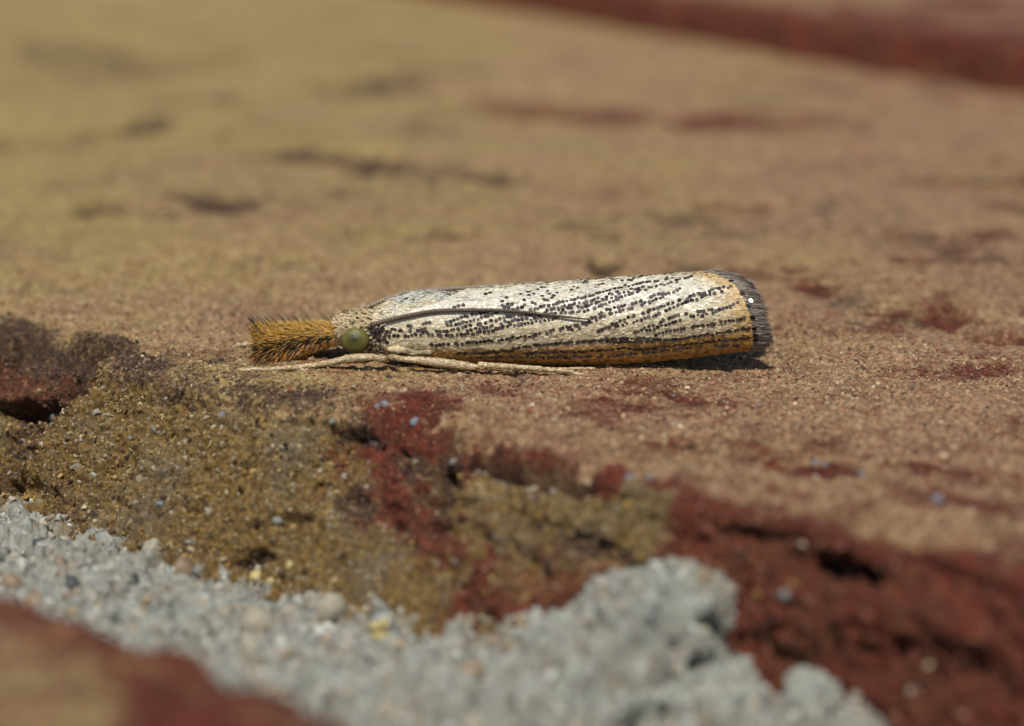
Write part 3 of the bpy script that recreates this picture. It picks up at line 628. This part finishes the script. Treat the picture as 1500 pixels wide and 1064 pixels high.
flakes('body_scales', p, ax * np.where(xx < 548, -.5, 1)[:, None] + nn * (lift[:, None] * rng.uniform(.3, 1.6, (n, 1))), ar, nn, np.where(xx < 575, .17, .12) * rng.uniform(.7, 1.3, n), rng.uniform(.05, .085, n), cc.clip(.01, .8), M_scale, body, .01, .12)
# shoulder flap at the wing base
def loft(name, pts, hz, hy, mat, parent, colf, k=40, sides=20, wob=0, seed=0, label=None):
    s0 = np.linspace(0, 1, len(pts)); t = np.linspace(0, 1, k); C = np.stack([pchip(t, s0, [p[a] for p in pts]) for a in range(3)], -1)
    Hz, Hy = pchip(t, s0, hz), pchip(t, s0, hy); T = unit(np.gradient(C, axis=0)); side = unit(np.cross(T, np.array([0, 0, 1.0]))); upv = np.cross(side, T)
    an = np.linspace(0, 2 * math.pi, sides, endpoint=False)
    V = C[:, None] + side[:, None] * (Hy[:, None] * np.sin(an))[..., None] + upv[:, None] * (Hz[:, None] * np.cos(an))[..., None]
    if wob: V = V + wob * fbm(V, 6, 3, seed)[..., None] * unit(V - C[:, None])
    V = np.concatenate([np.repeat(C[:1, None], sides, 1), V, np.repeat(C[-1:, None], sides, 1)]); 
    tt = np.concatenate([[0], t, [1]])
    return obj(name, mesh_of(name, V, grid_faces(k + 2, sides, True), colf(tt[:, None] + 0 * an[None], V).reshape(-1, 3)), mat, parent, label=label)
def flat(c, jit=.25, seed=1, sc=9): return lambda t, V: np.array(c) * (1 + jit * fbm(V, sc, 3, seed))[..., None]
loft('shoulder_flap', [at(560, 507, -.38), at(580, 513, -.60), at(606, 517, -.70), at(632, 517, -.70)], [.05, .10, .09, .03], [.04, .07, .07, .03], M_body, moth, flat((.47, .38, .23), .9, 4, 5), 30, 16, .05, 3)
# eyes
s = Mat('compound_eye'); v = s.t.nodes.new('ShaderNodeTexVoronoi'); v.inputs['Scale'].default_value = 28; s.link(s.co, v.inputs['Vector'])
s.bump(v.outputs['Distance'], .02, .35); em = s.done(s.attr(), .42, .45)
for sgn in (-1, 1):
    ec = at(521, 497.5, YC - .45); ec = np.array([ec[0], YC + sgn * (.45 + .05), ec[2]])
    th = np.linspace(0, math.pi, 28)[:, None]; ph = np.linspace(0, 2 * math.pi, 44, endpoint=False)[None]
    axis = unit(np.array([-.10, sgn * .95, .28])); e1 = unit(np.cross(axis, [0, 0, 1.0])); e2 = np.cross(e1, axis)
    V = ec + .385 * (np.sin(th) * np.cos(ph))[..., None] * e1 * 1.02 + .360 * (np.sin(th) * np.sin(ph))[..., None] * e2 + .26 * (np.cos(th) + 0 * ph)[..., None] * axis
    r = np.degrees(th) + 4 * fbm(V, 6, 2, 5); cA = np.array([.030, .028, .008]); cB = np.array([.080, .074, .014]); cC = np.array([.145, .128, .030])
    m1 = smooth(6, 18, r)[..., None]; m2 = smooth(22, 40, r)[..., None] * (1 - smooth(60, 78, r))[..., None]; m3 = smooth(74, 88, r)[..., None]
    cc = (cA * (1 - m1) + cB * m1) * (1 - m2) + cC * m2; cc = cc * (1 - m3) + np.array([.04, .03, .015]) * m3
    obj('eye', mesh_of('eye', V, grid_faces(28, 44, True), cc.reshape(-1, 3)), em, body, label='round olive green compound eye with a dark centre')

# palps: the furry snout
def palp(yc, seed, label):
    xs = [512, 495, 470, 440, 410, 390, 379]; cy = [488, 489, 491, 497, 504, 507, 508]; hp = [10, 15, 18, 22, 28, 29, 20]; hy = [.13, .18, .21, .22, .23, .22, .12]
    C = [at(x, y, yc) for x, y in zip(xs, cy)]
    pm = loft('palp', C, [h * KX for h in hp], hy, M_body, moth, flat((.50, .29, .075), .5, seed), 44, 22, .03, seed, label)
    n = 7000; t = rng.random(n) ** .85; x = 510 - t * 133; s0 = 510 - np.array(xs, float)
    cyx = pchip(510 - x, s0, cy); hx = pchip(510 - x, s0, hp) * KX; hyx = pchip(510 - x, s0, hy)
    an = rng.uniform(-math.pi, math.pi, n)                     # 0 = up, + = towards the camera
    cx = np.array([at(a, b, yc) for a, b in zip(x, cyx)]); outd = np.stack([0 * an, -np.sin(an) * hyx, np.cos(an) * hx], -1)
    R0 = cx + outd * .9; on = unit(outd)
    fwd = np.array([-1.0, 0, -.10]); vert = np.cos(an)
    fan = np.where(vert > -.15, .72 + .25 * smooth(.6, 1, t), .75 + .75 * t)
    Dn = fwd + on * fan[:, None] + rng.normal(size=(n, 3)) * .22
    low = smooth(.10, -.35, vert) * 1.0
    Ln = (.12 + .14 * t + .15 * low * t) * rng.uniform(.5, 1.5, n)
    side = np.exp(-((np.degrees(an) - 104 + 14 * t) / 16) ** 2) + .8 * np.exp(-((np.degrees(an) + 104) / 22) ** 2)
    pd_ = np.clip(side * (.76 - .25 * (t > .85)) + .05 + .20 * smooth(.86, 1.0, t), 0, 1); dark = rng.random(n) < pd_
    base = np.array([[.78, .42, .085]]) * rng.uniform(.65, 1.35, (n, 1)); base = np.where((rng.random(n) < .22)[:, None], np.array([[.72, .54, .25]]), base)
    base = np.where((low > .5)[:, None], base * np.array([[.80, .66, .48]]), base)
    dk_ = np.array([[.035, .020, .014]]) * rng.uniform(.5, 1.8, (n, 1)); c0 = np.where(dark[:, None], dk_, base)
    tipd = (rng.random(n) < .12 + .35 * smooth(.8, 1, t))[:, None]; c1 = np.where(tipd, c0 * .22, c0 * 1.15)
    strands('palp_hair', R0, Dn, Ln, rng.uniform(.0085, .0135, n), c0, c1.clip(0, .8), M_hair, pm, on * .12, 4)
    # bristles at the blunt end and the long ones on top
    n = 300; an = rng.uniform(-math.pi, math.pi, n); rr = np.sqrt(rng.random(n)); e = at(379 + 4 * 0, 506, yc)
    R0 = e + np.stack([.06 + .10 * rr, -np.sin(an) * rr * .22, np.cos(an) * rr * .44], -1)
    Dn = np.stack([-.75 + 0 * an, -np.sin(an) * rr * .55, np.cos(an) * rr * 1.15], -1) + rng.normal(size=(n, 3)) * .13
    dk_ = np.array([[.03, .02, .022]]) * rng.uniform(.4, 2.4, (n, 1)); dk_ = np.where((rng.random(n) < .55)[:, None], np.array([[.55, .33, .09]]), dk_)
    strands('bristles', R0, Dn, rng.uniform(.07, .20, n), rng.uniform(.009, .016, n), dk_, dk_ * .6, M_hair, pm, np.stack([0 * an, 0 * an, np.cos(an) * .3], -1), 4)
    n = 60; t = rng.random(n); R0 = np.array([at(374 + 120 * a * a, 478 - 8 * a, yc + b) for a, b in zip(t, rng.normal(size=n) * .12)])
    Dn = np.stack([-.55 - .35 * rng.random(n), rng.normal(size=n) * .25, .75 + .3 * rng.random(n)], -1); dk_ = np.full((n, 3), .02) * rng.uniform(.5, 2, (n, 1))
    strands('long_bristles', R0, Dn, rng.uniform(.20, .42, n), .0065, dk_, dk_, M_hair, pm, np.array([[-.3, 0, .1]]) * np.ones((n, 1)), 5)
palp(YC - .22, 301, 'furry ochre palp with a dark brown side stripe'); palp(YC + .26, 302, None)

# antennae
def rod(name, C, rad, mat, parent, colf, ring=0, sides=9, k=160, label=None):
    C = np.array(C, float); s0 = np.concatenate([[0], np.cumsum(np.linalg.norm(np.diff(C, axis=0), axis=1))]); t = np.linspace(0, s0[-1], k)
    Q = np.stack([pchip(t, s0, C[:, a]) for a in range(3)], -1); r = np.interp(t / s0[-1], np.linspace(0, 1, len(rad)), rad)
    if ring: r = r * (1 + .16 * np.sin(t * 2 * math.pi / ring))
    T = unit(np.gradient(Q, axis=0)); s1 = unit(np.cross(T, np.array([.05, .1, 1.0]))); s2 = np.cross(s1, T); an = np.linspace(0, 2 * math.pi, sides, endpoint=False)
    V = Q[:, None] + (s1[:, None] * np.cos(an)[None, :, None] + s2[:, None] * np.sin(an)[None, :, None]) * r[:, None, None]
    V = np.concatenate([np.repeat(Q[:1, None], sides, 1), V, np.repeat(Q[-1:, None], sides, 1)]); tt = np.concatenate([[0], t, [s0[-1]]])
    cc = colf(tt[:, None] + 0 * an[None], V, s0[-1]); return obj(name, mesh_of(name, V, grid_faces(k + 2, sides, True), cc.reshape(-1, 3)), mat, parent, label=label)
M_leg = coloured('leg_scales', .34, .55, (22, .03), 300)
def ant_col(pale, darkc):
    def f(t, V, L):
        q = (.5 + .5 * np.sin(t * 2 * math.pi / .082)) * smooth(0.0, .05, np.sin(np.arange(V.shape[1]) * 2 * math.pi / V.shape[1]) * 0 + 1)[None]
        m = np.clip(q * .65 * (1 - .6 * t / L), 0, 1)[..., None]; return np.array(darkc) * (1 - m) + np.array(pale) * m
    return f
apts = [at(541, 478, -.26), at(556, 473, -.44)]
for px, py in [(580, 469), (605, 463.5), (640, 458), (680, 456), (720, 455.5), (750, 457), (780, 460), (810, 463.5), (840, 467), (866, 469)]:
    a_ = theta_at(px, py); p, ax, ar, nn = tube_frame(np.array([float(px)]), np.array([a_])); apts.append(p[0] + nn[0] * (.085 if px < 840 else .10))
rod('antenna', apts, [.062, .060, .056, .05, .042, .034, .022], M_leg, moth, ant_col((.30, .22, .14), (.075, .048, .032)), .082, 9, 420, 'slender brown antenna laid back along the near wing')
rod('antenna', [at(528, 455, .42), at(545, 447, .45), at(565, 438.5, .48), at(590, 430.5, .52), at(620, 426, .56), at(660, 423, .58), at(700, 420.5, .60), at(740, 418, .62), at(785, 415, .64), at(830, 413, .66)],
    [.055, .06, .058, .052, .046, .038, .025], M_leg, moth, ant_col((.52, .44, .32), (.22, .16, .11)), .082, 9, 420, 'pale antenna laid back along the ridge of the folded wings')

# legs: femur > tibia, tarsus
GOLD, PALE = (.52, .38, .18), (.58, .46, .28)
def seg_col(c): return lambda t, V, L: np.array(c) * (1 + .35 * fbm(V, 10, 3, 9))[..., None]
def leg_flakes(parent, parts):
    Pp, Aa, Bb, Nn = [], [], [], []
    for C, rad in parts:
        C = np.array(C, float); s0 = np.concatenate([[0], np.cumsum(np.linalg.norm(np.diff(C, axis=0), axis=1))]); m = int(s0[-1] * 330); t = rng.uniform(0, s0[-1], m); k2 = np.linspace(0, s0[-1], 200)
        Q2 = np.stack([pchip(k2, s0, C[:, a]) for a in range(3)], -1); T2 = unit(np.gradient(Q2, axis=0)); i = (t / s0[-1] * 199).astype(int)
        Q, T = Q2[i], T2[i]; r = np.interp(t / s0[-1], np.linspace(0, 1, len(rad)), rad); s1 = unit(np.cross(T, np.array([.05, .1, 1.0]))); s2 = np.cross(s1, T); an = rng.uniform(0, 6.28, m)
        N = s1 * np.cos(an)[:, None] + s2 * np.sin(an)[:, None]; Pp.append(Q + N * r[:, None]); Aa.append(T); Bb.append(np.cross(T, N)); Nn.append(N)
    Pp, Aa, Bb, Nn = (np.concatenate(v) for v in (Pp, Aa, Bb, Nn)); n = len(Pp)
    c = pick([(.68, .54, .32), (.74, .62, .40), (.58, .42, .20), (.44, .29, .13)], n, .15)
    flakes('leg_scales', Pp, Aa, Bb, Nn, rng.uniform(.05, .09, n), rng.uniform(.028, .045, n), c, M_leg, parent, .003, .05)
def leg(fem, tib, tar, rf, rt, rs, label=None):
    f = rod('leg', fem, rf, M_leg, moth, seg_col(PALE), 0, 10, 50, label); rod('tibia', tib, rt, M_leg, f, seg_col(PALE), 0, 10, 50); rod('tarsus', tar, rs, M_leg, f, seg_col(GOLD), .16, 9, 120); leg_flakes(f, [(fem, rf), (tib, rt), (tar, rs)]); return f
leg([at(568, 527, -.55), at(558, 525, -.78), at(546, 524, -.82)], [at(549, 523, -.82), at(520, 525, -.86), at(494, 529, -.86), at(486, 531, -.84)], [at(491, 530, -.84), at(455, 536, -.86), at(415, 540, -.92), at(378, 541.5, -.95), at(349, 542.5, -.95)],
    [.07, .11, .06], [.075, .115, .105, .06], [.075, .065, .055, .06, .045], 'golden foreleg stretched forward under the snout')
leg([at(566, 524, -.62), at(577, 523, -.98), at(590, 526, -1.05)], [at(572, 524.5, -.95), at(600, 527, -1.06), at(650, 532, -1.08), at(690, 537, -1.08), at(709, 538.5, -1.06)], [at(700, 534.5, -1.06), at(740, 537, -1.06), at(790, 540.5, -1.05), at(830, 544, -1.02), at(852, 549, -1.0)],
    [.04, .06, .05], [.045, .085, .115, .11, .05], [.075, .072, .065, .052, .025], 'pale golden middle leg laid back along the brick')
leg([at(610, 530, -.40), at(660, 534, -.70), at(700, 538, -.84)], [at(696, 538, -.84), at(730, 540, -.80), at(770, 541, -.72)], [at(768, 541, -.72), at(820, 541, -.62), at(870, 540, -.55)], [.05, .09, .06], [.05, .06, .05], [.05, .04, .025])
leg([at(560, 524, .7), at(545, 522, 1.1), at(530, 518, 1.4)], [at(530, 518, 1.4), at(480, 511, 1.5), at(430, 508, 1.5)], [at(430, 508, 1.5), at(390, 505, 1.5), at(349, 505, 1.5)], [.06, .1, .06], [.07, .10, .06], [.07, .075, .05])
leg([at(580, 524, .9), at(600, 518, 1.5), at(615, 514, 1.7)], [at(612, 514, 1.7), at(660, 512, 1.9), at(700, 512, 1.9)], [at(700, 512, 1.9), at(760, 511, 1.95), at(820, 512, 1.9)], [.05, .08, .06], [.06, .09, .05], [.06, .05, .03])
leg([at(620, 528, .9), at(660, 520, 1.35), at(690, 518, 1.5)], [at(690, 518, 1.5), at(740, 518, 1.5), at(790, 519, 1.5)], [at(790, 519, 1.5), at(840, 518, 1.5), at(900, 519, 1.5)], [.05, .09, .06], [.06, .06, .05], [.05, .04, .025])
